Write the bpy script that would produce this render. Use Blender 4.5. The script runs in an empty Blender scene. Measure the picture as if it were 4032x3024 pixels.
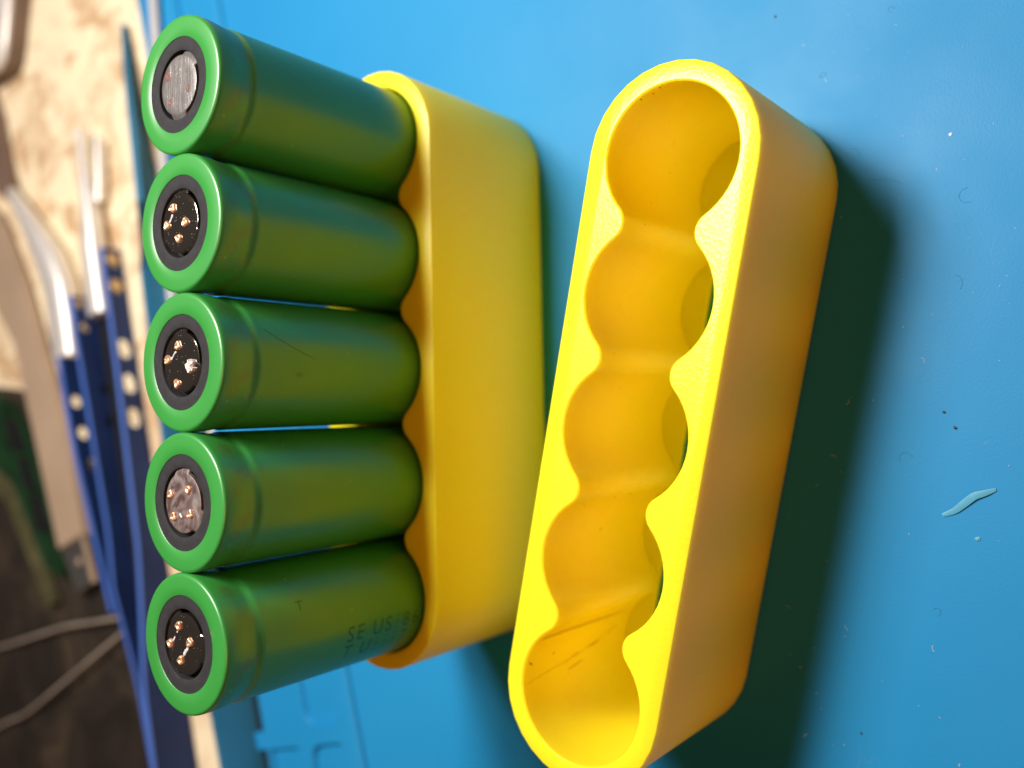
import bpy, bmesh, math, random
from mathutils import Vector, Matrix
from mathutils.geometry import tessellate_polygon
random.seed(7)
MM = 0.001
sc = bpy.context.scene
sc.unit_settings.system = 'METRIC'

# ------------------------------------------------------------------ camera
cam_d = bpy.data.cameras.new('camera')
cam = bpy.data.objects.new('camera', cam_d)
sc.collection.objects.link(cam)
Rm = Matrix(((-0.020197, 0.999444, -0.026547), (-0.79735, -0.032121, -0.602662), (-0.60318, 0.008995, 0.797555)))
cam.matrix_world = Matrix.Translation((-0.00672, -0.1033, 0.13049)) @ Rm.to_4x4()
cam_d.sensor_fit = 'HORIZONTAL'; cam_d.sensor_width = 36.0; cam_d.lens = 31.35
cam_d.clip_start = 0.005; cam_d.clip_end = 50.0
cam_d.dof.use_dof = True; cam_d.dof.focus_distance = 0.113; cam_d.dof.aperture_fstop = 12.0
sc.camera = cam

# ------------------------------------------------------------------ world and lamps
world = bpy.data.worlds.new('World'); sc.world = world; world.use_nodes = True
bg = world.node_tree.nodes['Background']
bg.inputs[0].default_value = (1.0, 0.68, 0.44, 1); bg.inputs[1].default_value = 0.018

def lamp(name, loc, target, size, power, color, shape='DISK'):
    d = bpy.data.lights.new(name, 'AREA'); d.shape = shape; d.size = size; d.energy = power; d.color = color
    o = bpy.data.objects.new(name, d); sc.collection.objects.link(o)
    o.location = loc
    o.rotation_euler = (Vector(target) - Vector(loc)).to_track_quat('-Z', 'Y').to_euler()
    return o
dl = lamp('desk_lamp', (0.104, 0.028, 0.280), (0.02, -0.01, 0.0), 0.10, 1.22, (1.0, 0.965, 0.90), 'RECTANGLE')
dl.data.shape = 'RECTANGLE'; dl.data.size = 0.10; dl.data.size_y = 0.055; dl.rotation_euler = (-0.12, 0.30, 0.0)
lamp('back_lamp', (0.19, 0.155, 0.42), (0.0, 0.02, 0.0), 0.08, 0.95, (1.0, 0.90, 0.86))
lamp('warm_fill', (-0.35, -0.75, 0.95), (0.0, 0.0, 0.0), 0.6, 4.6, (1.0, 0.36, 0.11))  # added warm fill from behind the camera, not a lamp of the room

sc.view_settings.view_transform = 'Standard'; sc.view_settings.look = 'None'
sc.view_settings.exposure = 0.0; sc.view_settings.gamma = 1.0
sc.cycles.diffuse_bounces = 8; sc.cycles.max_bounces = 12
sc.cycles.sample_clamp_indirect = 4.0

# ------------------------------------------------------------------ helpers
def tag(o, label=None, cat=None, group=None, kind=None):
    if label: o['label'] = label
    if cat: o['category'] = cat
    if group: o['group'] = group
    if kind: o['kind'] = kind
    return o

def link(name, me, mat, parent=None, smooth=None):
    o = bpy.data.objects.new(name, me); sc.collection.objects.link(o)
    if mat is not None and len(me.materials) == 0: me.materials.append(mat)
    if parent is not None: o.parent = parent
    if smooth is not None:
        me.set_sharp_from_angle(angle=math.radians(smooth))
    return o

def bm_obj(name, bm, mat, parent=None, smooth=35, recalc=True):
    if recalc: bmesh.ops.recalc_face_normals(bm, faces=bm.faces)
    for f in bm.faces: f.smooth = smooth is not None
    bmesh.ops.scale(bm, vec=(MM, MM, MM), verts=bm.verts)
    me = bpy.data.meshes.new(name); bm.to_mesh(me); bm.free()
    o = link(name, me, mat, parent)
    if smooth is not None: me.set_sharp_from_angle(angle=math.radians(smooth))
    return o

def empty(name, loc, rz=0, rot=None):
    o = bpy.data.objects.new(name, None); sc.collection.objects.link(o)
    o.empty_display_size = 0.01
    o.location = [c * MM for c in loc]
    o.rotation_euler = rot if rot else (0, 0, rz)
    return o

def lathe(bm, prof, n=96, cx=0, cy=0, wob=None):
    rings = []
    for (r, z) in prof:
        if r <= 1e-6:
            rings.append([bm.verts.new((cx, cy, z))])
        else:
            ring = []
            for i in range(n):
                t = 2 * math.pi * i / n
                rr = r + (wob(t, z) if wob else 0)
                ring.append(bm.verts.new((cx + rr * math.cos(t), cy + rr * math.sin(t), z)))
            rings.append(ring)
    for a, b in zip(rings, rings[1:]):
        if len(a) == 1 and len(b) == 1: continue
        for i in range(n):
            j = (i + 1) % n
            if len(a) == 1: bm.faces.new((a[0], b[j], b[i]))
            elif len(b) == 1: bm.faces.new((a[i], a[j], b[0]))
            else: bm.faces.new((a[i], a[j], b[j], b[i]))

def ring_verts(bm, loop, z):
    return [bm.verts.new((p[0], p[1], z if not callable(z) else z(p))) for p in loop]

def bridge(bm, a, b):
    n = len(a)
    for i in range(n):
        j = (i + 1) % n
        bm.faces.new((a[i], a[j], b[j], b[i]))

def fill(bm, loops):
    """loops: lists of BMVerts; first is the outer one"""
    tess = tessellate_polygon([[v.co.copy() for v in l] for l in loops])
    flat = [v for l in loops for v in l]
    for t in tess:
        vs = [flat[i] for i in t]
        if len(set(vs)) == 3:
            try: bm.faces.new(vs)
            except ValueError: pass

def prism(bm, loop, z0, z1, bev=0.0):
    if bev:
        c = (sum(p[0] for p in loop) / len(loop), sum(p[1] for p in loop) / len(loop))
        def sh(p):
            d = math.hypot(p[0] - c[0], p[1] - c[1]); k = max(0, (d - bev) / d)
            return (c[0] + (p[0] - c[0]) * k, c[1] + (p[1] - c[1]) * k)
        a = ring_verts(bm, loop, z0); b = ring_verts(bm, loop, z1 - bev); t = ring_verts(bm, [sh(p) for p in loop], z1)
        bridge(bm, a, b); bridge(bm, b, t); fill(bm, [t]); fill(bm, [a])
    else:
        a = ring_verts(bm, loop, z0); b = ring_verts(bm, loop, z1)
        bridge(bm, a, b); fill(bm, [b]); fill(bm, [a])

def rrect(x0, y0, x1, y1, r, n=6):
    out = []
    for (cx, cy, a0) in ((x1 - r, y1 - r, 0), (x0 + r, y1 - r, 90), (x0 + r, y0 + r, 180), (x1 - r, y0 + r, 270)):
        for k in range(n + 1):
            a = math.radians(a0 + 90 * k / n); out.append((cx + r * math.cos(a), cy + r * math.sin(a)))
    return out

def tube(bm, pts, rad, n=10):
    pts = [Vector(p) for p in pts]
    rings = []
    for i, p in enumerate(pts):
        d = (pts[min(i + 1, len(pts) - 1)] - pts[max(i - 1, 0)]).normalized()
        s = d.cross(Vector((0, 0, 1)))
        s = s.normalized() if s.length > 1e-4 else Vector((1, 0, 0))
        u = s.cross(d)
        r = rad[i] if isinstance(rad, (list, tuple)) else rad
        rings.append([bm.verts.new(p + (s * math.cos(2 * math.pi * k / n) + u * math.sin(2 * math.pi * k / n)) * r) for k in range(n)])
    for a, b in zip(rings, rings[1:]): bridge(bm, a, b)
    bm.faces.new(rings[0]); bm.faces.new(rings[-1])

def smooth_path(pts, n=8):
    out = []
    P = [Vector(p) for p in pts]
    for i in range(len(P) - 1):
        p0 = P[max(i - 1, 0)]; p1 = P[i]; p2 = P[i + 1]; p3 = P[min(i + 2, len(P) - 1)]
        for k in range(n):
            t = k / n
            out.append(0.5 * ((2 * p1) + (p2 - p0) * t + (2 * p0 - 5 * p1 + 4 * p2 - p3) * t * t + (3 * p1 - p0 - 3 * p2 + p3) * t ** 3))
    out.append(P[-1])
    return out

# ------------------------------------------------------------------ materials
class NT:
    def __init__(s, name):
        s.m = bpy.data.materials.new(name); s.m.use_nodes = True
        s.t = s.m.node_tree; s.b = s.t.nodes['Principled BSDF']
        s.co = s.t.nodes.new('ShaderNodeTexCoord')
    def n(s, ty, **kw):
        x = s.t.nodes.new(ty)
        for k, v in kw.items(): setattr(x, k, v)
        return x
    def l(s, a, b): s.t.links.new(a, b)
    def mapping(s, scale, src='Object'):
        m = s.n('ShaderNodeMapping'); m.inputs['Scale'].default_value = scale if isinstance(scale, (tuple, list)) else (scale,) * 3
        s.l(s.co.outputs[src], m.inputs[0]); return m.outputs[0]
    def noise(s, scale, detail=3, rough=0.5, vec=None, dist=0.0):
        x = s.n('ShaderNodeTexNoise'); x.inputs['Scale'].default_value = scale; x.inputs['Detail'].default_value = detail
        x.inputs['Roughness'].default_value = rough; x.inputs['Distortion'].default_value = dist
        s.l(vec if vec is not None else s.co.outputs['Object'], x.inputs['Vector']); return x.outputs['Fac']
    def voro(s, scale, vec=None, feature='F1', out='Distance'):
        x = s.n('ShaderNodeTexVoronoi', feature=feature); x.inputs['Scale'].default_value = scale
        s.l(vec if vec is not None else s.co.outputs['Object'], x.inputs['Vector']); return x.outputs[out]
    def ramp(s, fac, stops):
        x = s.n('ShaderNodeValToRGB'); e = x.color_ramp.elements
        while len(e) > 1: e.remove(e[-1])
        for i, (p, c) in enumerate(stops):
            el = e[0] if i == 0 else e.new(p)
            el.position = p; el.color = (c[0], c[1], c[2], 1) if isinstance(c, (tuple, list)) else (c, c, c, 1)
        s.l(fac, x.inputs[0]); return x.outputs[0]
    def mix(s, fac, a, b, mode='MIX'):
        x = s.n('ShaderNodeMix', data_type='RGBA', blend_type=mode)
        for sock, v in ((x.inputs[0], fac), (x.inputs[6], a), (x.inputs[7], b)):
            if hasattr(v, 'is_linked'): s.l(v, sock)
            elif isinstance(v, (tuple, list)): sock.default_value = (v[0], v[1], v[2], 1)
            else: sock.default_value = v
        return x.outputs[2]
    def math(s, op, a, b=None, c=None):
        x = s.n('ShaderNodeMath', operation=op)
        for i, v in enumerate((a, b, c)):
            if v is None: continue
            if hasattr(v, 'is_linked'): s.l(v, x.inputs[i])
            else: x.inputs[i].default_value = v
        return x.outputs[0]
    def bump(s, h, strength, dist=0.0005):
        x = s.n('ShaderNodeBump'); x.inputs['Strength'].default_value = strength; x.inputs['Distance'].default_value = dist
        s.l(h, x.inputs['Height']); s.l(x.outputs[0], s.b.inputs['Normal']); return x
    def set(s, **kw):
        for k, v in kw.items():
            sock = s.b.inputs[k.replace('_', ' ')]
            if hasattr(v, 'is_linked'): s.l(v, sock)
            elif isinstance(v, (tuple, list)) and len(v) == 3 and sock.type == 'RGBA': sock.default_value = (*v, 1)
            else: sock.default_value = v
        return s

def simple(name, col, rough=0.5, metal=0.0, spec=0.5, var=0.0, vscale=300):
    a = NT(name)
    if var:
        f = a.noise(vscale, 4)
        c = a.ramp(f, [(0.3, tuple(x * (1 - var) for x in col)), (0.7, tuple(x * (1 + var) for x in col))])
        a.set(Base_Color=c)
    else: a.set(Base_Color=col)
    a.set(Roughness=rough, Metallic=metal, Specular_IOR_Level=spec)
    return a.m

# blue silicone: fine grain, faint scuffs and lint
a = NT('blue_silicone')
big = a.noise(18, 3); fine = a.noise(2600, 2)
col = a.ramp(big, [(0.3, (0.010, 0.218, 0.49)), (0.7, (0.014, 0.240, 0.515))])
speck = a.ramp(a.voro(650), [(0.035, 1.0), (0.055, 0.0)])
speck = a.math('MULTIPLY', speck, a.ramp(a.noise(120, 2), [(0.56, 0.0), (0.62, 1.0)]))
col = a.mix(a.math('MULTIPLY', speck, 0.45), col, (0.45, 0.6, 0.7))
fib = a.ramp(a.voro(170, vec=a.mapping((0.35, 2.6, 1)), feature='DISTANCE_TO_EDGE'), [(0.0, 1.0), (0.012, 0.0)])
fib = a.math('MULTIPLY', fib, a.ramp(a.noise(70, 2), [(0.62, 0.0), (0.66, 1.0)]))
col = a.mix(a.math("MULTIPLY", fib, 0.04), col, (0.4, 0.6, 0.75))
a.set(Base_Color=col, Specular_IOR_Level=0.28, Roughness=a.ramp(a.noise(60, 3), [(0.3, 0.48), (0.7, 0.58)]))
a.bump(fine, 0.16, 0.0001)
M_blue = a.m

# printed yellow plastic
def yellow(name, top_spark):
    a = NT(name)
    geo = a.n('ShaderNodeNewGeometry'); sep = a.n('ShaderNodeSeparateXYZ'); a.l(a.co.outputs['Object'], sep.inputs[0])
    sn = a.n('ShaderNodeSeparateXYZ'); a.l(geo.outputs['Normal'], sn.inputs[0])
    up = a.math('GREATER_THAN', sn.outputs[2], 0.7)
    base = a.ramp(a.noise(45, 3), [(0.3, (0.92, 0.765, 0.018)), (0.7, (0.95, 0.80, 0.024))])
    dirt = a.math('MULTIPLY', a.ramp(a.voro(430), [(0.03, 1.0), (0.05, 0.0)]), a.ramp(a.noise(150, 2), [(0.60, 0.0), (0.64, 1.0)]))
    base = a.mix(a.math('MULTIPLY', dirt, 0.55), base, (0.12, 0.07, 0.01))
    a.set(Base_Color=base, Roughness=a.ramp(up, [(0.0, 0.42), (1.0, 0.33)]), Specular_IOR_Level=0.4)
    a.set(Subsurface_Weight=0.6, Subsurface_Radius=(1.0, 0.62, 0.10), Subsurface_Scale=0.0036)
    # layer lines on the walls (z), filament blobs on top faces
    w = a.math('SINE', a.math('MULTIPLY', sep.outputs[2], 2 * math.pi / 0.0003))
    tp = a.noise(2600, 2, vec=a.mapping((1.0, 1.0, 0.2)))
    tv = a.voro(2300, feature='SMOOTH_F1')
    tp = a.math('ADD', a.math('MULTIPLY', tp, 0.6), a.math('MULTIPLY', tv, 0.8))
    h = a.math('ADD', a.math('MULTIPLY', a.math('SUBTRACT', 1.0, up), a.math('ADD', a.math('MULTIPLY', w, 0.05), a.math('MULTIPLY', a.noise(60, 2, vec=a.mapping((1, 1, 14))), 0.25))),
               a.math('MULTIPLY', up, a.math('MULTIPLY', tp, top_spark)))
    a.bump(h, 0.32, 0.00012)
    return a.m
M_yellow = yellow('yellow_print_plastic', 1.0)

# green shrink wrap
a = NT('green_shrink_wrap')
st = a.noise(90, 3, vec=a.mapping((1, 1, 0.12)))
col = a.ramp(a.noise(40, 2), [(0.3, (0.028, 0.222, 0.034)), (0.7, (0.034, 0.255, 0.044))])
sepz = a.n('ShaderNodeSeparateXYZ'); a.l(a.co.outputs['Object'], sepz.inputs[0])
band = a.math('MULTIPLY', a.math('GREATER_THAN', sepz.outputs[2], 0.0588), a.math('LESS_THAN', sepz.outputs[2], 0.0632))
gr = a.math('MULTIPLY', band, a.ramp(a.noise(330, 4, 0.65), [(0.50, 0.0), (0.70, 0.38)]))
col = a.mix(gr, col, (0.10, 0.055, 0.03))
chip = a.math('MULTIPLY', a.ramp(a.voro(520), [(0.05, 1.0), (0.08, 0.0)]), a.ramp(a.noise(110, 2), [(0.60, 0.0), (0.64, 1.0)]))
col = a.mix(a.math('MULTIPLY', chip, 0.6), col, (0.35, 0.6, 0.38))
a.set(Base_Color=col, Roughness=a.ramp(a.noise(120, 3), [(0.3, 0.33), (0.7, 0.40)]), Specular_IOR_Level=0.8)
a.bump(st, 0.25, 0.00012)
M_wrap = a.m
a = NT('black_insulator_card')
col = a.ramp(a.noise(900, 3), [(0.3, (0.020, 0.020, 0.023)), (0.7, (0.027, 0.027, 0.030))])
ch = a.math('MULTIPLY', a.ramp(a.voro(1100), [(0.06, 1.0), (0.12, 0.0)]), a.ramp(a.noise(260, 2), [(0.56, 0.0), (0.64, 1.0)]))
a.set(Base_Color=a.mix(a.math('MULTIPLY', ch, 0.8), col, (0.4, 0.42, 0.42)), Roughness=0.8, Specular_IOR_Level=0.2)
M_ring = a.m
M_dark = simple('cell_vent_dark', (0.004, 0.004, 0.004), 0.5)
M_copper = simple('copper_weld', (0.80, 0.46, 0.28), 0.36, 0.7, var=0.25, vscale=2500)
M_blob = simple('torn_weld_metal', (0.78, 0.74, 0.71), 0.38, 0.25, var=0.25, vscale=4000)
M_smear = simple('pale_residue', (0.50, 0.50, 0.50), 0.5, var=0.2, vscale=3000)
M_red = simple('red_brown_patch', (0.13, 0.055, 0.045), 0.5, var=0.35, vscale=1500)
M_ink = simple('dark_print_ink', (0.006, 0.10, 0.045), 0.35)

def terminal_mat(name, kind):
    a = NT(name)
    n = a.noise(700, 4)
    if kind == 'mirror':
        sp = a.math('MULTIPLY', a.ramp(a.voro(3200), [(0.09, 1.0), (0.16, 0.0)]), a.ramp(a.noise(900, 2), [(0.5, 0.0), (0.6, 1.0)]))
        a.set(Base_Color=a.mix(sp, (0.30, 0.265, 0.235), (0.7, 0.62, 0.55)), Metallic=0.95, Roughness=a.ramp(sp, [(0, 0.10), (1, 0.6)]))
        a.bump(n, 0.12, 0.00006)
    elif kind == 'scratched':
        sc_ = a.noise(1100, 5, vec=a.mapping((0.13, 1.6, 1)), rough=0.7)
        f = a.ramp(sc_, [(0.46, (0.10, 0.09, 0.085)), (0.60, (0.22, 0.20, 0.19)), (0.68, (0.75, 0.72, 0.68))])
        a.set(Base_Color=a.mix(a.ramp(n, [(0.35, 0.0), (0.6, 0.6)]), f, (0.17, 0.165, 0.165)), Metallic=0.4, Roughness=a.ramp(sc_, [(0.45, 0.5), (0.62, 0.22)]))
        a.bump(sc_, 0.7, 0.00015)
    else:
        f = a.ramp(a.noise(420, 5, dist=1.5), [(0.36, (0.08, 0.045, 0.04)), (0.5, (0.15, 0.115, 0.11)), (0.68, (0.26, 0.22, 0.21))])
        a.set(Base_Color=f, Metallic=0.25, Roughness=0.45)
        a.bump(n, 0.3, 0.0001)
    return a.m
M_tmir = terminal_mat('nickel_terminal_mirror', 'mirror')
M_tscr = terminal_mat('nickel_terminal_scratched', 'scratched')
M_tdul = terminal_mat('nickel_terminal_stained', 'dull')

# bench wood: pale particle board with mottled chips
a = NT('bench_wood')
v = a.voro(120, vec=a.mapping((1, 0.75, 1)), out='Color')
sepc = a.n('ShaderNodeSeparateColor'); a.l(v, sepc.inputs[0])
nz = a.noise(95, 5, 0.62, dist=0.8)
k = a.math('ADD', a.math('MULTIPLY', sepc.outputs[0], 0.28), a.math('MULTIPLY', nz, 0.75))
a.set(Base_Color=a.ramp(k, [(0.34, (0.52, 0.36, 0.20)), (0.46, (0.70, 0.56, 0.37)), (0.56, (0.82, 0.72, 0.50)), (0.8, (0.80, 0.71, 0.48))]), Roughness=0.55, Specular_IOR_Level=0.35)
a.bump(nz, 0.3, 0.0006)
M_wood = a.m
a = NT('bench_shade')  # bench wood with the shade put into its colour
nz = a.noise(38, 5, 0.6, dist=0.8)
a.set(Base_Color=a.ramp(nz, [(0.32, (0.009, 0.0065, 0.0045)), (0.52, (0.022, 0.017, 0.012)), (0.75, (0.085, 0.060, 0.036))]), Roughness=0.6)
M_bench_shade = a.m
M_navy = simple('navy_anodised_metal', (0.008, 0.025, 0.105), 0.5, 0.0, 0.3, var=0.2, vscale=80)
M_navyedge = simple('lit_blue_anodised_edge', (0.10, 0.24, 0.85), 0.35, 0.3, 0.8)
M_steel = simple('satin_steel', (0.85, 0.83, 0.80), 0.45, 0.6, var=0.08, vscale=60)
M_silverbox = simple('silver_case', (0.78, 0.76, 0.73), 0.4, 0.3, var=0.05, vscale=60)
M_black = simple('black_plastic_and_shade', (0.010, 0.010, 0.012), 0.4)
M_pale = simple('pale_grip', (0.36, 0.27, 0.19), 0.5, var=0.1, vscale=40)
M_gun = simple('gunmetal', (0.10, 0.10, 0.095), 0.4, 0.5, var=0.2, vscale=150)
M_pcb = simple('circuit_board_green', (0.008, 0.032, 0.013), 0.35, var=0.5, vscale=120)
M_gold = simple('board_edge_ochre', (0.07, 0.068, 0.03), 0.5, var=0.3, vscale=150)
M_cable = simple('tan_cable', (0.28, 0.24, 0.20), 0.5, var=0.15, vscale=120)
M_strap_shade = simple('brown_strap_and_shade', (0.15, 0.10, 0.07), 0.6, var=0.2, vscale=90)
M_brass = simple('brass_screw', (0.55, 0.40, 0.22), 0.35, 0.8)
M_shaving = simple('pale_blue_shaving', (0.07, 0.33, 0.50), 0.4, var=0.1, vscale=500)
M_lint = simple('pale_lint', (0.62, 0.70, 0.74), 0.7)
M_crumb = simple('dark_crumb', (0.02, 0.015, 0.012), 0.6, var=0.4, vscale=2000)
M_smudge = simple('brown_smudge', (0.33, 0.17, 0.012), 0.5, var=0.4, vscale=700)
M_dirt = simple('black_speck', (0.03, 0.02, 0.008), 0.6)

# ------------------------------------------------------------------ bench
bm = bmesh.new()
prism(bm, [(-420, -350), (420, -350), (420, 620), (-420, 620)], -23, -3)
bench = bm_obj('bench_top', bm, M_wood, smooth=None)
tag(bench, kind='structure')

# ------------------------------------------------------------------ mat (local frame u,v rotated 15.2 deg)
MA = math.radians(15.2)
mat_root = empty('silicone_mat', (0, 0, 0), MA)
tag(mat_root, 'blue silicone work mat with ribbed tray border, under both yellow holders', 'mat')
H1 = 1.2
bm = bmesh.new()
U0, U1, V0, VW, VE = -190, 170, -170, 54.7, 86.1
# work area
w0 = ring_verts(bm, [(U0, V0), (U1, V0), (U1, VW), (U0, VW)], 0.0)
fill(bm, [w0])
# step wall with a small rounded lip
step = [(VW, 0.0), (VW + 0.15, 0.75), (VW + 0.5, 1.1), (VW + 1.1, H1)]
prev = [w0[3], w0[2]]
for (vv, zz) in step[1:]:
    cur = [bm.verts.new((U0, vv, zz)), bm.verts.new((U1, vv, zz))]
    bm.faces.new((prev[0], prev[1], cur[1], cur[0])); prev = cur
# border top with pockets
pockets = []
row1 = [(-186, -63.2), (-59.2, -6), (-2, 55), (59, 96), (100, 165)]
row2 = [(-186, -63.2), (59, 96), (100, 165)]
for (p, q) in row1: pockets.append((rrect(p, 58.5, q, 70.8, 3.2), 0.1))
for (p, q) in row2: pockets.append((rrect(p, 74.5, q, 85.4, 1.0), 0.1))
e0 = bm.verts.new((U1, VE, H1)); e1 = bm.verts.new((U0, VE, H1))
outer = [prev[0], prev[1], e0, e1]
tops = [ring_verts(bm, [(p[0], p[1]) for p in lp], H1) for lp, _ in pockets]
fill(bm, [outer] + tops)
for (lp, zf), tv in zip(pockets, tops):
    cx = sum(p[0] for p in lp) / len(lp); cy = sum(p[1] for p in lp) / len(lp)
    def inset(p, d):
        return (p[0] + (d if p[0] < cx else -d), p[1] + (d if p[1] < cy else -d))
    m1 = ring_verts(bm, [inset(p, 0.25) for p in lp], H1 - 0.35)
    m2 = ring_verts(bm, [inset(p, 0.45) for p in lp], zf)
    bridge(bm, tv, m1); bridge(bm, m1, m2); fill(bm, [m2])
# skirt down to the bench
sk = [w0[0], w0[1], w0[2], prev[1], e0, e1, prev[0], w0[3]]
low = [bm.verts.new((v_.co.x, v_.co.y, -2.95)) for v_ in sk]
bridge(bm, sk, low)
bm_obj('work_sheet', bm, M_blue, mat_root, smooth=40)
# cross rib that bridges the slot
bm = bmesh.new(); prism(bm, rrect(-63.2, 83.4, -59.2, 91.0, 0.5), -1.0, H1 + 0.03, 0.25)
bm_obj('cross_rib', bm, M_blue, mat_root, smooth=40)
for (ua, ub) in ((-189, -63.3), (-59.1, 10)):  # black strips added to paint the shade inside the slot
    bm = bmesh.new(); prism(bm, [(ua, 86.15), (ub, 86.15), (ub, 89.3), (ua, 89.3)], -2.9, 0.5)
    bm_obj('slot_shade_strip', bm, M_black, mat_root, smooth=None)
# raised far flap: tilted strip (world coordinates -> local)
def to_mat(p):
    x, y, z = p; c, s = math.cos(-MA), math.sin(-MA)
    return (x * c - y * s, x * s + y * c, z)
Lf = [(101.6, 129.1, -0.6), (86.6, 123.8, 2.0), (69.6, 117.8, 4.0), (48.3, 111.0, 6.0), (30.9, 106.5, 7.0), (13.6, 102.0, 7.7), (-4.5, 97.0, 8.4), (-16.9, 93.0, 9.0), (-37.6, 85.7, 9.8), (-57.2, 78.7, 10.6), (-74.8, 75.4, 9.3), (-86.0, 71.0, 9.7), (-104.9, 64, 9.8), (-140, 53, 9.8)]
Rf = [(103.4, 132.6, -2.6), (88.6, 127.9, -2.5), (72.0, 123.2, -2.3), (53.0, 116.2, -2.1), (34.0, 106.5, -2.0), (16.5, 101.0, -2.0), (-1.5, 96.0, -2.0), (-15.5, 92.6, -2.0), (-36.0, 86.2, -2.0), (-54.2, 80.0, -2.0), (-72.0, 73.2, -1.6), (-84.0, 69.4, -1.6), (-102.6, 64.0, -1.6), (-138.5, 55, -2.0)]
bm = bmesh.new()
rows = []
for l_, r_ in zip(Lf, Rf):
    l = Vector(to_mat(l_)); r = Vector(to_mat(r_))
    d = (l - r); nrm = Vector((0, -d.z, d.y)).normalized()
    if nrm.z < 0: nrm.negate()
    row = []
    for t in (0.0, 0.06, 0.5, 0.94, 1.0):
        off = 0.0 if t in (0.0, 1.0) else 0.12
        row.append(bm.verts.new(r + d * t + nrm * off * min(1, d.length / 6)))
    th = 1.8 * min(1, d.length / 8)
    row.append(bm.verts.new(l - nrm * th)); row.append(bm.verts.new(r - nrm * th))
    rows.append(row)
for a_, b_ in zip(rows, rows[1:]): bridge(bm, a_, b_)
bm.faces.new(rows[0]); bm.faces.new(rows[-1])
M_flap = simple('shaded_blue_rubber', (0.022, 0.150, 0.270), 0.6, spec=0.25, var=0.08, vscale=60)  # darker copy of the mat blue, shade put into the colour
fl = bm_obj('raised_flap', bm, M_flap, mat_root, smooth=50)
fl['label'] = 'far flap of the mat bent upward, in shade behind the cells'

# steel ruler on the far border
bm = bmesh.new()
q = [(140, 111.2), (24.0, 100.6), (-5.0, 98.0), (-5.3, 101.3), (23.7, 104.0), (139.6, 114.6)]
prism(bm, q, 1.25, 2.0, 0.0)
o = bm_obj('steel_strip', bm, M_steel, smooth=None)
tag(o, 'thin grey steel strip lying along the far border of the blue mat', 'metal strip')

# ------------------------------------------------------------------ yellow holders
P, RO, RH, RHO, HH, ZF = 17.989, 11.914, 9.25, 2.6, 29.37, 0.66
def stadium(L, R, n=15):
    out = []
    for k in range(n + 1):
        t = -math.pi / 2 + math.pi * k / n; out.append((L + R * math.cos(t), R * math.sin(t)))
    for k in range(n + 1):
        t = math.pi / 2 + math.pi * k / n; out.append((-L + R * math.cos(t), R * math.sin(t)))
    return out
def scallop(r, rho_c, rho, nc=14, npst=8):
    """bore outline: five circles joined by rounded posts. rho_c fixes post centre."""
    c = math.sqrt((RH + rho_c) ** 2 - (P / 2) ** 2)
    out = []
    th = math.degrees(math.atan2(c, P / 2))       # direction from circle centre to post centre
    # bottom side from left end round to the right end, then top side back
    ang0 = -th
    def arc(cx, cy, rad, a0, a1, n):
        for k in range(n + 1):
            a = math.radians(a0 + (a1 - a0) * k / n); out.append((cx + rad * math.cos(a), cy + rad * math.sin(a)))
    xs = [(i - 2) * P for i in range(5)]
    # lower side, i = 0..4
    for i, x in enumerate(xs):
        if i == 0: arc(x, 0, r, -180, -th, nc + 8)
        elif i < 4: arc(x, 0, r, -180 + th, -th, nc)
        if i < 4: arc(x + P / 2, -c, rho, 180 - th, th, npst)
    arc(xs[4], 0, r, -180 + th, 180 - th, 3 * nc)
    for i in (3, 2, 1, 0):
        arc(xs[i] + P / 2, c, rho, -th, -180 + th, npst)
        if i > 0: arc(xs[i], 0, r, th, 180 - th, nc)
        else: arc(xs[0], 0, r, th, 180, nc + 8)
    # drop duplicates
    res = []
    for p in out:
        if not res or math.hypot(p[0] - res[-1][0], p[1] - res[-1][1]) > 0.02: res.append(p)
    if math.hypot(res[0][0] - res[-1][0], res[0][1] - res[-1][1]) < 0.02: res.pop()
    return res
def holder(name, loc, rz):
    bm = bmesh.new()
    L = 2 * P
    b = 0.28
    o0 = ring_verts(bm, stadium(L, RO - b), 0.0)
    o1 = ring_verts(bm, stadium(L, RO), b)
    o2 = ring_verts(bm, stadium(L, RO), HH - b)
    o2b = ring_verts(bm, stadium(L, RO - b * 0.3), HH - b * 0.3)
    o3 = ring_verts(bm, stadium(L, RO - b), HH)
    bridge(bm, o0, o1); bridge(bm, o1, o2); bridge(bm, o2, o2b); bridge(bm, o2b, o3)
    e = 0.22
    i3 = ring_verts(bm, scallop(RH + e, RHO, RHO - e), HH)
    i2 = ring_verts(bm, scallop(RH, RHO, RHO), HH - e)
    i1 = ring_verts(bm, scallop(RH, RHO, RHO), ZF)
    fill(bm, [o3, i3]); bridge(bm, i3, i2); bridge(bm, i2, i1)
    s1 = ring_verts(bm, stadium(L, 4.9), ZF); s0 = ring_verts(bm, stadium(L, 4.9), 0.0)
    fill(bm, [i1, s1]); bridge(bm, s1, s0); fill(bm, [o0, s0])
    o = bm_obj(name, bm, M_yellow, None, smooth=28)
    o.location = [c * MM for c in loc]; o.rotation_euler = (0, 0, rz)
    return o
base = holder('battery_holder', (0, 0, 0.02), 0)
tag(base, 'yellow plastic battery holder filled with five upright green cells', 'battery holder')
BX, BY, BR = -10.4826, -44.6963, -0.2175
lid = empty('battery_holder', (BX, BY, 0.02), BR)
tag(lid, 'empty yellow plastic battery holder with five open scalloped bores', 'battery holder')
lb = holder('holder_body', (0, 0, 0), 0); lb.parent = lid

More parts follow.
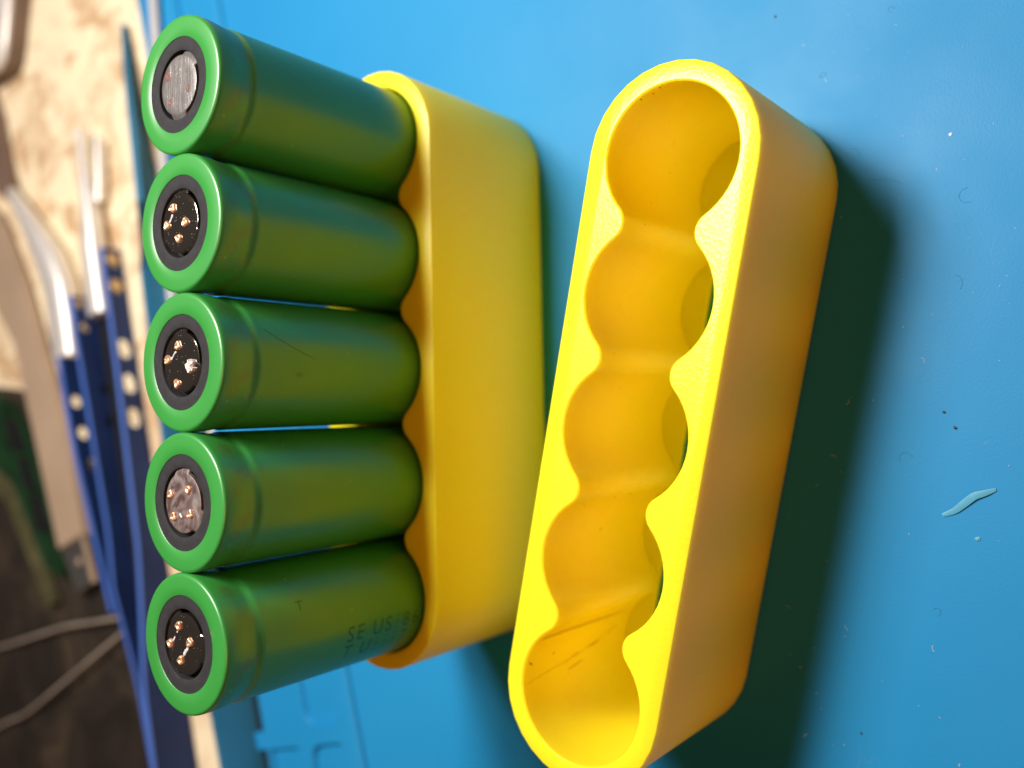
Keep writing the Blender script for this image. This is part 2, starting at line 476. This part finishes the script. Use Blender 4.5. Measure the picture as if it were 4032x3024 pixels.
# marks inside the empty holder: thin stains lying on the bore wall
def wall_pt(k, deg, z, off=0.03):
    a_ = math.radians(deg); r = RH - off
    return Vector((k * P + r * math.cos(a_), r * math.sin(a_), z))
def stain(path, wid, mat, k, name='smudge'):
    bm = bmesh.new()
    pts = []
    n = 14
    for i in range(len(path) - 1):
        for j in range(n):
            t = j / n
            pts.append((path[i][0] + (path[i + 1][0] - path[i][0]) * t, path[i][1] + (path[i + 1][1] - path[i][1]) * t))
    pts.append(path[-1])
    prev = None
    for i, (d, z) in enumerate(pts):
        s = math.sin(math.pi * i / (len(pts) - 1)) ** 0.4
        w = wid * s * random.uniform(0.45, 1.25) + 0.02
        cur = (bm.verts.new(wall_pt(k, d + math.degrees(w / RH) * 0.3, z + w * 0.5)), bm.verts.new(wall_pt(k, d, z, 0.06)), bm.verts.new(wall_pt(k, d - math.degrees(w / RH) * 0.3, z - w * 0.5)))
        if prev:
            bm.faces.new((prev[0], prev[1], cur[1], cur[0])); bm.faces.new((prev[1], prev[2], cur[2], cur[1]))
        prev = cur
    return bm_obj(name, bm, mat, lid, smooth=60, recalc=False)
STAINS = True

# ------------------------------------------------------------------ cells
PT, HC, RR = 18.06, 64.6, 6.2204
RC = 8.90
def text_on_cell(body, z0, ang_top, h_deg, adv, mat, parent, name='print_mark'):
    """characters laid along the cell axis (reading downwards), wrapped on the wall"""
    cu = bpy.data.curves.new('lettering', 'FONT'); cu.body = body; cu.size = 1.0; cu.resolution_u = 3
    cu.space_character = adv
    tmp = bpy.data.objects.new('lettering', cu); sc.collection.objects.link(tmp)
    dg = bpy.context.evaluated_depsgraph_get()
    me = bpy.data.meshes.new_from_object(tmp.evaluated_get(dg))
    bpy.data.objects.remove(tmp)
    return me

def wrap_text(body, z0, ang_top, ang_bot, length, parent, lean=0.0):
    me = text_on_cell(body, 0, 0, 0, 1.25, None, None)
    bm = bmesh.new(); bm.from_mesh(me)
    bmesh.ops.subdivide_edges(bm, edges=[e for e in bm.edges if e.calc_length() > 0.12], cuts=1)
    xs = [v.co.x for v in bm.verts]; x1 = max(xs)
    for v in bm.verts:
        z = z0 - v.co.x / x1 * length
        t = min(max(v.co.y / 0.70, -0.3), 1.2)
        a_ = math.radians(ang_bot + (ang_top - ang_bot) * t)
        r = RC + 0.012
        v.co = Vector((r * math.cos(a_), r * math.sin(a_), z))
    o = bm_obj('printed_code', bm, M_ink, parent, smooth=None, recalc=False)
    return o

def arc_poly(r0, r1, a0, a1, n=8):
    pts = [(r1 * math.cos(math.radians(a0 + (a1 - a0) * k / n)), r1 * math.sin(math.radians(a0 + (a1 - a0) * k / n))) for k in range(n + 1)]
    pts += [(r0 * math.cos(math.radians(a1 - (a1 - a0) * k / n)), r0 * math.sin(math.radians(a1 - (a1 - a0) * k / n))) for k in range(n + 1)]
    return pts

cells_spec = [
 # x index, terminal mat, leg rot, spots, label
 (2, 'scr', [(-62, -10), (55, 88), (153, 200)], [], 'green battery cell with a scratched grey terminal showing reddish patches'),
 (1, 'mir', [(-22, 26), (-162, -106), (92, 124)], [(2.14, 1.45), (0.01, 2.88), (-0.07, -1.32), (-1.98, 0.23)], 'green battery cell between the scratched-terminal cell and the one with a torn white weld'),
 (0, 'mir', [(-12, 34), (-141, -95), (96, 139)], [(2.17, 0.64), (0.4, 3.03), (-2.74, 0.88)], 'middle green battery cell with a ragged silvery weld blob on its black terminal'),
 (-1, 'dul', [(-16, 32), (-151, -101), (104, 135)], [(0.97, 2.6), (1.72, -1.33), (-1.9, 2.0), (-1.37, -1.74)], 'green battery cell with a dull pinkish grey terminal and four copper welds'),
 (-2, 'mir', [(19, 60), (-120, -65), (125, 158)], [(2.2, 1.12), (-0.3, 3.1), (0.36, -1.29), (-2.14, 0.75)], 'green battery cell at the row end with dark printed code low on its side'),
]
TM = {'scr': M_tscr, 'mir': M_tmir, 'dul': M_tdul}
def spot(x, y, r, parent, mat=None, name='weld_spot', h=0.28):
    bm = bmesh.new()
    n = 16; rings = []
    ph = random.uniform(0, 6)
    prof = [(1.0, 0.0), (0.9, 0.6), (0.72, 1.0), (0.45, 0.85), (0.3, 0.4), (0.0, 0.35)]
    def wob(t, z): return r * 0.13 * math.sin(3 * t + ph) + r * 0.08 * math.sin(5 * t + ph * 2)
    lathe(bm, [(a_ * r, b_ * h) for a_, b_ in prof], n, x, y, wob)
    for v in bm.verts:
        v.co.z += ZT + random.uniform(-0.03, 0.03)
    return bm_obj(name, bm, mat or M_copper, parent, smooth=70)
ZT = HC - 0.12
for (ix, tk, legs, spots, label) in cells_spec:
    root = empty('battery_cell', (ix * P, 0, 0))
    # cells lean a hair so that their tops touch
    root.rotation_euler = (0, math.atan2(ix * (PT - P), HC), 0)
    tag(root, label, 'battery', 'green cells standing in the filled holder')
    bm = bmesh.new()
    ph = random.uniform(0, 6)
    def wob(t, z, ph=ph):
        k = max(0, 1 - abs(z - (HC - 3.6)) / 2.5)
        return k * (0.05 * math.sin(3 * t + ph) + 0.03 * math.sin(7 * t + ph))
    z = HC
    prof = [(RR, z - 0.35), (RR, z - 0.06), (RR + 0.06, z - 0.01), (RR + 1.3, z), (8.55, z - 0.02), (8.78, z - 0.07), (8.93, z - 0.19), (9.01, z - 0.38), (9.04, z - 0.7), (9.04, z - 1.4), (9.02, z - 2.0), (8.98, z - 2.5),
            (8.92, z - 3.0), (8.85, z - 3.5), (8.80, z - 4.0), (8.75, z - 4.4), (8.73, z - 4.7), (8.76, z - 5.05), (8.86, z - 5.4), (8.925, z - 5.65), (8.93, z - 6.1), (RC, z - 6.8)]
    for q in range(12): prof.append((RC, z - 7 - q * 4.6))
    prof += [(RC, 1.3), (9.0, 0.9), (8.6, 0.75), (0, 0.75)]
    lathe(bm, prof, 128, wob=wob)
    bm_obj('wrap', bm, M_wrap, root, smooth=40)
    # insulator ring
    bm = bmesh.new()
    lathe(bm, [(RR + 0.05, z - 0.3), (RR + 0.02, z - 0.14), (5.4, z - 0.10), (4.62, z - 0.10), (4.50, z - 0.2), (4.47, z - 0.5), (4.47, z - 1.7)], 96)
    bm_obj('insulator_ring', bm, M_ring, root, smooth=40)
    bm = bmesh.new()
    lathe(bm, [(4.6, z - 1.6), (3.0, z - 1.62), (0, z - 1.62)], 48)
    bm_obj('vent_recess', bm, M_dark, root, smooth=None)
    # terminal: crowned disc with three legs stepping down to the rim
    bm = bmesh.new()
    def leg_at(a_):
        for (p_, q_) in legs:
            for s_ in (-360, 0, 360):
                if p_ <= a_ + s_ <= q_: 
                    e_ = min(a_ + s_ - p_, q_ - a_ - s_)
                    return min(1, e_ / 4.0 + 0.25)
        return 0
    n = 144
    prof_r = [0.0, 1.6, 3.0, 3.72, 3.9]
    rings = []
    cen = bm.verts.new((0, 0, ZT))
    for r in prof_r[1:]:
        rings.append([bm.verts.new((r * math.cos(2 * math.pi * i / n), r * math.sin(2 * math.pi * i / n), ZT - (0.0 if r < 3.5 else (0.02 if r < 3.8 else 0.09)))) for i in range(n)])
    for i in range(n): bm.faces.new((cen, rings[0][i], rings[0][(i + 1) % n]))
    for a_, b_ in zip(rings, rings[1:]): bridge(bm, a_, b_)
    rim = rings[-1]
    low = []
    for i in range(n):
        deg = 360 * i / n
        if deg > 180: deg -= 360
        k = leg_at(deg)
        rr = 3.9 + 0.55 * k
        zz = ZT - 0.32 if k > 0 else ZT - 0.32
        low.append(bm.verts.new((rr * math.cos(2 * math.pi * i / n), rr * math.sin(2 * math.pi * i / n), ZT - 0.30 - 0.12 * k)))
    bridge(bm, rim, low)
    low2 = [bm.verts.new((v.co.x, v.co.y, v.co.z - 0.3)) for v in low]
    bridge(bm, low, low2)
    ter = bm_obj('terminal', bm, TM[tk], root, smooth=50)
    for (sx, sy) in spots: spot(sx, sy, 0.62, ter)
    if tk == 'scr':
        for (sx, sy, r) in ((1.7, 2.45, 0.75), (-0.89, -2.19, 0.5), (-1.83, 1.85, 0.5)):
            spot(sx, sy, r, ter, M_red, 'weld_scar', 0.05)
    def streak(pts, w):
        bm = bmesh.new(); p = smooth_path([(x_, y_, ZT + 0.03) for x_, y_ in pts], 4)
        tube(bm, p, [w * random.uniform(0.5, 1.2) for _ in p], 6)
        for v in bm.verts: v.co.z = ZT + (v.co.z - ZT) * 0.4
        bm_obj('residue_streak', bm, M_smear, ter, smooth=60)
    if ix == 1: streak([(1.35, 1.6), (0.9, 1.9), (0.4, 2.3)], 0.16)
    if ix == 0:
        streak([(1.4, 1.0), (1.3, 1.4), (0.72, 1.96), (0.5, 2.4)], 0.15)
        for kk in range(9):
            spot(-0.57 + random.uniform(-0.6, 0.6), -2.16 + random.uniform(-0.75, 0.75), random.uniform(0.28, 0.5), ter, M_blob, 'torn_weld', 0.4)
    if ix == -1: streak([(-1.5, 0.7), (-1.76, 0.4), (-1.95, 0.2)], 0.2)
    if ix == -2:
        streak([(-0.35, -0.9), (-0.86, -0.33), (-1.4, 0.1)], 0.24)
        streak([(0.7, 2.0), (0.42, 2.2), (0.1, 2.5)], 0.14); streak([(1.45, 1.4), (1.3, 1.55)], 0.14)
        wrap_text('SE US18650', 44.6, -95.5, -110.5, 18.2, root)
        wrap_text('T U1117', 44.6, -114, -129, 12.5, root)
        wrap_text('T', 53.2, -62, -70, 1.3, root)
    if ix == 0:
        bm = bmesh.new()
        pth = [(math.radians(-62 - 3.2 * k), 57.6 - 0.62 * k - 0.045 * k * k) for k in range(9)]
        tube(bm, [((RC + 0.05) * math.cos(a_), (RC + 0.05) * math.sin(a_), z_) for a_, z_ in pth], 0.018, 5)
        bm_obj('hair', bm, M_ink, root, smooth=60)
    if ix == 0: wrap_text('*', 53.2, -99, -107, 1.3, root)

# stains after geometry exists
M_faint = simple('faint_brown_stain', (0.62, 0.40, 0.015), 0.5, var=0.15, vscale=900)
for (d0, w_, m_) in ((0.0, 0.30, M_faint), (2.2, 0.14, M_smudge), (-2.0, 0.12, M_faint)):
    stain([(58 + d0, 28.3), (59 + d0, 20.6), (61 + d0 * 0.6, 15), (63 + d0 * 0.3, 8), (64, 3.4)], w_, m_, -2)
stain([(104, 28.8), (99.5, 22), (98, 18)], 0.16, M_faint, -2)
stain([(100, 19), (96.5, 17), (94, 14.5)], 0.30, M_smudge, -2)
stain([(93, 12.6), (92, 10.5), (90.5, 9.2)], 0.42, M_smudge, -2)
stain([(87, 7.2), (83.5, 5.4), (81.5, 4.2)], 0.34, M_smudge, -2)
stain([(107, 18.0), (105, 15.6), (103.5, 13.8)], 0.34, M_smudge, -2)
stain([(97, 16), (93, 12), (87, 7), (82, 4.6)], 0.09, M_faint, -2)
def fleck(k, deg, z, r):
    bm = bmesh.new(); n = 7
    c_ = bm.verts.new(wall_pt(k, deg, z, 0.08)); ring = []
    for i in range(n):
        a_ = 2 * math.pi * i / n; q = r * random.uniform(0.5, 1.2)
        ring.append(bm.verts.new(wall_pt(k, deg + math.degrees(q * math.cos(a_) / RH), z + q * math.sin(a_) * 1.3, 0.04)))
    for i in range(n): bm.faces.new((c_, ring[i], ring[(i + 1) % n]))
    bm_obj('dirt_speck', bm, M_dirt, lid, smooth=None, recalc=False)
for args in ((-2, 85, 22.2, 0.17), (-2, 86, 27.8, 0.2), (-2, 84, 28.3, 0.12), (-2, 88, 27.3, 0.1), (-1, 85, 14.7, 0.17), (-1, 42, 17.3, 0.22), (-1, 41, 13.2, 0.15), (-1, 46, 24.9, 0.13), (2, 159, 26.9, 0.16), (0, 95, 12, 0.07),
             (2, 85, 12, 0.1), (2, 40, 28.6, 0.15), (2, 22, 28.6, 0.15), (2, 30, 28.0, 0.12), (1, 150, 27, 0.1), (1, 100, 20, 0.08), (2, 120, 18, 0.08), (0, 60, 18, 0.07)):
    fleck(*args)

# ------------------------------------------------------------------ blue multitool
LA, LB_ = 0.25243644, 124.40932348
def plate(name, x0, x1, off, ztop, zbot, thick, holes, parent, hole_r=1.5):
    """vertical plate along the line y = LA x + LB + off; real round holes"""
    d = Vector((1, LA, 0)).normalized(); nrm = Vector((-d.y, d.x, 0))
    org = Vector((0, LB_ + off, 0))
    def S(x): return x / d.x
    n = 26
    xs = [x0 + (x1 - x0) * k / n for k in range(n + 1)]
    top = [(S(x), ztop(x)) for x in xs]; bot = [(S(x), zbot(x)) for x in reversed(xs)]
    loop = top + bot
    bm = bmesh.new()
    def mk(lp, side): return [bm.verts.new(org + d * s + nrm * side + Vector((0, 0, z_))) for s, z_ in lp]
    hl = []
    for (hx, hz, hr) in holes:
        hl.append([(S(hx) + hr * 1.22 * math.cos(2 * math.pi * k / 20), hz + hr * math.sin(2 * math.pi * k / 20)) for k in range(20)])
    f_o = mk(loop, -thick / 2); b_o = mk(loop, thick / 2)
    f_h = [mk(h, -thick / 2) for h in hl]; b_h = [mk(h, thick / 2) for h in hl]
    def fill2(outer, hs, lo, lhs):
        tess = tessellate_polygon([[Vector((s, z_, 0)) for s, z_ in lo]] + [[Vector((s, z_, 0)) for s, z_ in h] for h in lhs])
        flat = outer + [v for h in hs for v in h]
        for t in tess:
            try: bm.faces.new([flat[i] for i in t])
            except ValueError: pass
    fill2(f_o, f_h, loop, hl); fill2(b_o, b_h, loop, hl)
    bridge(bm, f_o, b_o)
    for a_, b_ in zip(f_h, b_h): bridge(bm, a_, b_)
    o = bm_obj(name, bm, M_navy, parent, smooth=30)
    # strip along the top edge, light it catches painted as a brighter blue
    bm = bmesh.new()
    pr = None
    for s, z_ in top:
        cur = [bm.verts.new(org + d * s + nrm * w_ + Vector((0, 0, z_ + h_))) for w_, h_ in ((-thick / 2 - 0.12, -0.3), (-thick / 2 - 0.12, 0.12), (thick / 2 + 0.12, 0.12), (thick / 2 + 0.12, -0.3))]
        if pr: bridge(bm, pr, cur)
        else: bm.faces.new(cur)
        pr = cur
    bm.faces.new(pr)
    bm_obj('lit_edge_strip', bm, M_navyedge, o, smooth=30)
    return o
def lerp(pts):
    pts = sorted(pts)
    def f(x):
        if x <= pts[0][0]: return pts[0][1]
        for (a_, b_), (c_, d_) in zip(pts, pts[1:]):
            if x <= c_: return b_ + (d_ - b_) * (x - a_) / (c_ - a_)
        return pts[-1][1]
    return f
tool = empty('multitool', (0, 0, 0))
tag(tool, 'blue anodised folding pliers with holed handles and silver jaws', 'tool')
zb = lambda x: -2.5
plate('handle_plate', 39.7, -120, 0, lerp([(39.7, 3.1), (16.5, 3.2), (-7, 3.8), (-24, 4.3), (-42, 4.8), (-62, 6.8), (-74, 8.4), (-93, 8.6), (-120, 8.6)]), zb, 0.9,
      [(37.0 - 0.5, 0.3, 1.9), (29.0, 0.3, 1.9), (11.4, 0.4, 2.2), (1.9, 0.4, 2.2), (-7.4, 0.5, 2.2)], tool)
plate('handle_plate', 27.0, -120, 14, lerp([(27, 6.5), (-7, 5.5), (-38, 4.6), (-53, 5.4), (-63, 4.0), (-78, 2.2), (-120, 0.5)]), zb, 0.9,
      [(25.0, 4.0, 1.2), (18.2, 3.2, 1.2), (0.6, 0.1, 1.3), (-8.5, -0.4, 1.3)], tool)
plate('handle_plate', 10.0, -60, 22, lerp([(10, 7.6), (-4, 7.4), (-18, 6.6), (-60, 2.5)]), zb, 1.3,
      [(-2.5, 4.4, 1.5), (-11.4, 3.6, 1.5), (-20.2, 2.4, 1.5)], tool)
# dark filler inside the handles
for (x0, x1, off, zt) in ((21, -115, 10.6, -0.5), (10, -58, 18, -0.6)):
    bm = bmesh.new()
    d = Vector((1, LA, 0)).normalized(); nn = Vector((-d.y, d.x, 0))
    cs = []
    for x in (x0, x1):
        for w_ in (-1, 1):
            wv = (2.4 if off < 12 else 2.4) * w_
            pt = Vector((x, LA * x + LB_ + off, 0)) + nn * wv
            cs.append((pt.x, pt.y))
    prism(bm, [cs[0], cs[1], cs[3], cs[2]], -2.9, zt, 0.0)
    bm_obj('handle_liner', bm, M_black, tool, smooth=None)
# pivot screws in the first holes
def screw(x, off, z, r):
    bm = bmesh.new(); d = Vector((1, LA, 0)).normalized(); nn = Vector((-d.y, d.x, 0))
    lathe(bm, [(0, 0.25), (r * 0.35, 0.25), (r * 0.4, 0.5), (r * 0.9, 0.45), (r, 0.2), (r, -0.2)], 20)
    rot = Vector((0, 0, 1)).rotation_difference(-nn).to_matrix()
    c_ = Vector((x, LA * x + LB_ + off, z))
    for v in bm.verts: v.co = rot @ v.co + c_ - nn * 0.45
    bm_obj('pivot_screw', bm, M_brass, tool, smooth=50)
screw(36.5, 0, 0.3, 1.85); screw(29.0, 0, 0.3, 1.85); screw(25.0, 14, 4.0, 1.15)
# jaws: tapered silver bars rising from the handles
def jaw(pts, z0):
    """pts: (centre xyz, half width, half height)"""
    bm = bmesh.new(); pr = None
    P3 = [(Vector(p), w_, h_) for p, w_, h_ in pts]
    for i, (p, w_, h_) in enumerate(P3):
        d = (P3[min(i + 1, len(P3) - 1)][0] - P3[max(i - 1, 0)][0]).normalized()
        s = d.cross(Vector((0, 0, 1))).normalized(); u = s.cross(d)
        cur = [bm.verts.new(p + s * w_ * math.copysign(abs(math.cos(a_)) ** 0.6, math.cos(a_)) + u * h_ * math.copysign(abs(math.sin(a_)) ** 0.6, math.sin(a_))) for a_ in [2 * math.pi * k / 16 for k in range(16)]]
        if pr: bridge(bm, pr, cur)
        else: bm.faces.new(cur)
        pr = cur
    bm.faces.new(pr)
    bm_obj('jaw', bm, M_steel, tool, smooth=50)
jaw([((76, 149.0, 1), 1.0, 1.2), ((63, 146.0, 1), 1.2, 1.6), ((50, 142.8, 1), 2.6, 2.4), ((40, 141.5, 1), 3.6, 3.0), ((30, 139.5, 1), 3.9, 3.0), ((21.5, 137.5, 1), 4.1, 3.0)], 1)
jaw([((72, 140.4, 0), 0.9, 1.2), ((61, 139.6, 0), 1.1, 1.5), ((54, 140.5, 0), 1.6, 1.5)], 1)
jaw([((65, 192.0, 1), 1.5, 1.5), ((50, 176.0, 1), 3.6, 2.6), ((40, 166.5, 1), 5.2, 3.2), ((31, 160.8, 1), 5.6, 3.4), ((20, 157.8, 1), 5.6, 3.4), ((10.4, 155.8, 1), 5.6, 3.4)], 1)

# ------------------------------------------------------------------ other clutter on the bench
def poly_thing(name, pts, z0, z1, mat, bev=0.0, parent=None, smooth=None):
    bm = bmesh.new(); prism(bm, pts, z0, z1, bev)
    return bm_obj(name, bm, mat, parent, smooth=smooth)
o = poly_thing('bench_shade_sheet', [(8, 260), (2, 193), (-14, 165), (-28, 130), (-34, 122), (-60, 113), (-100, 103.5), (-190, 82), (-260, 260)], -2.99, -2.6, M_bench_shade, 0.0)  # added sheet whose dark colour stands in for shade on the bench
tag(o, 'dark sheet painted as bench in shade behind the blue pliers handles', 'shade sheet')

knife = empty('utility_knife', (0, 0, 0))
tag(knife, 'craft knife with pale grip and dark grey end lying beside blue pliers', 'knife')
poly_thing('grip', [(58, 238), (72, 232), (60, 204), (36.7, 186.5), (12, 173), (-17.1, 157), (-40.6, 148.8), (-45.8, 162.9), (-15.1, 176.6), (17.0, 191.3), (30, 205)], -1.75, 1.2, M_pale, 0.6, knife, 40)
g = poly_thing('end_clip', [(-46.2, 162.3), (-41, 148.6), (-53.1, 142.3), (-58.1, 152.7)], -1.75, 0.9, M_gun, 0.4, knife, 40)
poly_thing('clip_rail', [(-41.2, 148.9), (-41.1, 147.1), (-52.9, 141.0), (-53.6, 143.0)], 0.9, 1.7, M_pale, 0.2, g, 40)
bm = bmesh.new(); lathe(bm, [(0, 1.25), (0.9, 1.2), (1.2, 0.9)], 20, -48.4, 151.8); bm_obj('rivet', bm, M_pale, g, smooth=50)

pcb = empty('circuit_board', (0, 0, 0))
tag(pcb, 'green circuit board with ochre edge at the far side of the bench', 'circuit board')
poly_thing('board_panel', [(6, 225), (-2.3, 195), (-18.2, 179.9), (-45.2, 164.9), (-54.4, 163.5), (-52.0, 173.9), (-27.4, 195.3), (-16.2, 225)], -1.7, -0.1, M_pcb, 0, pcb)
poly_thing('edge_rail', [(-16.2, 226), (-27.4, 195.6), (-52, 174.2), (-62, 168), (-64, 171), (-54, 180), (-33, 199), (-24, 226)], -1.7, 0.6, M_gold, 0.3, pcb, 40)
for (x, y, w_, h_, mt) in ((-12, 192, 5, 3, M_black), (-24, 184, 5, 2, M_black), (-36, 176, 5, 3, M_black)):
    poly_thing('chip', [(x - w_, y - h_ - w_ * .6), (x + w_, y - h_ + w_ * .6), (x + w_, y + h_ + w_ * .6), (x - w_, y + h_ - w_ * .6)], -0.1, 1.4, mt, 0.2, pcb)

case = empty('metal_case', (0, 0, 0))
tag(case, 'shiny silver metal case with rounded corner at far edge of bench', 'case')
bm = bmesh.new(); prism(bm, [(175, 250), (103, 250), (103.5, 203), (104.3, 195), (107, 191.4), (112.7, 189.5), (128, 186.2), (175, 176)], -2.97, 2.3, 0.5)
bm_obj('case_body', bm, M_strap_shade, case, smooth=40)  # brown here paints the shaded side of the silver case
bm = bmesh.new(); prism(bm, [(175, 250), (103.4, 250), (103.9, 204), (104.7, 195.8), (107.4, 192.1), (112.9, 190.3), (128.3, 187.0), (175, 177)], 2.32, 3.6, 0.4)
bm_obj('case_lid', bm, M_silverbox, case, smooth=40)

bm = bmesh.new()
prism(bm, [(110, 215), (91, 204), (72.6, 197.3), (61, 190.4), (63.5, 199), (70, 212), (100, 235)], -2.97, -0.5, 0.4)
o = bm_obj('leather_strap', bm, M_strap_shade, smooth=40); tag(o, 'brown strap end lying on the pale bench by the silver case', 'strap')

for pts, lab in (([(-88, 236, -1), (-80.5, 204.3, -1), (-74.6, 183.4, -0.4), (-68.7, 162.7, 0.2), (-65.2, 146.6, 0.6), (-62.5, 133.5, -0.8)], 'thin tan cable across the dark shade sheet, nearer the craft knife'),
                 ([(-120, 236, -1), (-105.5, 204.6, -1), (-98.5, 187.1, -0.4), (-85.1, 163.0, 0.2), (-75.0, 145.4, 0.4), (-66.3, 131.5, -0.8)], 'thin tan cable slanting across the empty part of the dark shade sheet')):
    bm = bmesh.new(); tube(bm, smooth_path(pts, 8), 0.55, 10)
    o = bm_obj('thin_cable', bm, M_cable, smooth=60); tag(o, lab, 'cable')

# ------------------------------------------------------------------ bits on the mat
bm = bmesh.new()
path = smooth_path([(-22.3, -76.7, 0.15), (-21.6, -78.2, 0.25), (-20.6, -79.4, 0.3), (-19.6, -80.6, 0.4), (-19.1, -81.9, 0.35), (-18.6, -83.2, 0.15)], 5)
pr = None
for i, p in enumerate(path):
    t = i / (len(path) - 1); w_ = 0.08 + 0.42 * math.sin(math.pi * min(1, t * 0.9 + 0.06)) ** 0.7
    d = (path[min(i + 1, len(path) - 1)] - path[max(i - 1, 0)]).normalized(); s = d.cross(Vector((0, 0, 1))).normalized()
    cur = [bm.verts.new(p + s * w_ + Vector((0, 0, 0.0))), bm.verts.new(p + Vector((0, 0, 0.06))), bm.verts.new(p - s * w_), bm.verts.new(p - Vector((0, 0, 0.05)))]
    if pr: bridge(bm, pr, cur)
    else: bm.faces.new(cur)
    pr = cur
bm.faces.new(pr)
o = bm_obj('plastic_shaving', bm, M_shaving, smooth=60)
tag(o, 'thin wavy pale blue plastic shaving lying on the blue mat', 'shaving')
def crumb(x, y, r, mat, name, label, cat, flat=0.6, grp=None):
    bm = bmesh.new(); bmesh.ops.create_icosphere(bm, subdivisions=2, radius=r)
    for v in bm.verts:
        v.co *= random.uniform(0.7, 1.2); v.co.z *= flat; v.co.x *= 1.3
    a_ = random.uniform(0, 3); 
    bmesh.ops.rotate(bm, verts=bm.verts, cent=(0, 0, 0), matrix=Matrix.Rotation(a_, 3, 'Z'))
    for v in bm.verts: v.co += Vector((x, y, r * flat * 0.8))
    o = bm_obj(name, bm, mat, smooth=60); tag(o, label, cat, grp); return o
crumb(-10.6, -80.8 + 2.2, 0.20, M_crumb, 'crumb', 'tiny dark crumb on the mat, upper of two near the pale shaving', 'crumb')
crumb(-8.5, -77.3, 0.17, M_crumb, 'crumb', 'tiny reddish dark crumb on the mat beside the empty holder shadow', 'crumb')
crumb(51.3, -55.8, 0.15, M_crumb, 'crumb', 'tiny dark crumb on the mat above the empty holder', 'crumb')
crumb(-53.6, -65.2, 0.15, M_crumb, 'crumb', 'tiny dark crumb near the bottom edge of the picture', 'crumb')
crumb(-25.2, -80.8, 0.30, M_shaving, 'plastic_flake', 'small pale blue flake on the mat below the wavy shaving', 'flake', 0.3)
crumb(28.7, -79.2, 0.2, M_lint, 'lint_flake', 'tiny white flake of lint right of the empty holder', 'flake', 0.3)
# lint and hairs: too many to count
bm = bmesh.new()
for k in range(80):
    x = random.uniform(-75, 80); y = random.uniform(-95, -52)
    if k < 110: x = random.uniform(-60, 60)
    L_ = random.choice([0.08, 0.1, 0.12, 0.2, 0.45]); a_ = random.uniform(0, math.pi); cv = random.uniform(-0.6, 0.6)
    pts = [(x + math.cos(a_ + cv * t) * L_ * t, y + math.sin(a_ + cv * t) * L_ * t, 0.06) for t in (-1, -0.5, 0, 0.5, 1)]
    tube(bm, pts, random.uniform(0.015, 0.035), 4)
o = bm_obj('lint', bm, M_lint, smooth=None); tag(o, kind='stuff'); o['label'] = 'fine pale lint scattered over the blue mat'
bm = bmesh.new()
for (x, y, L_, a_, cv) in ((24, -71, 2.2, 1.3, 0.15), (41, -63, 1.0, 0.5, 1.6), (20, -80, 1.6, 0.2, -0.9), (29, -67, 0.9, 0.9, 0.4), (-14, -72, 1.3, 1.9, 0.8), (9, -80, 1.2, 0.3, 0.5), (48, -72, 0.8, 2.2, 1.2), (-35, -76, 0.9, 0.7, 1.0)):
    pts = [(x + math.cos(a_ + cv * t) * L_ * t, y + math.sin(a_ + cv * t) * L_ * t, 0.06) for t in (-1, -0.75, -0.5, -0.25, 0, 0.25, 0.5, 0.75, 1)]
    tube(bm, pts, 0.010, 4)
o = bm_obj('hairs', bm, M_crumb, smooth=None); tag(o, kind='stuff'); o['label'] = 'short dark hairs on the blue mat'
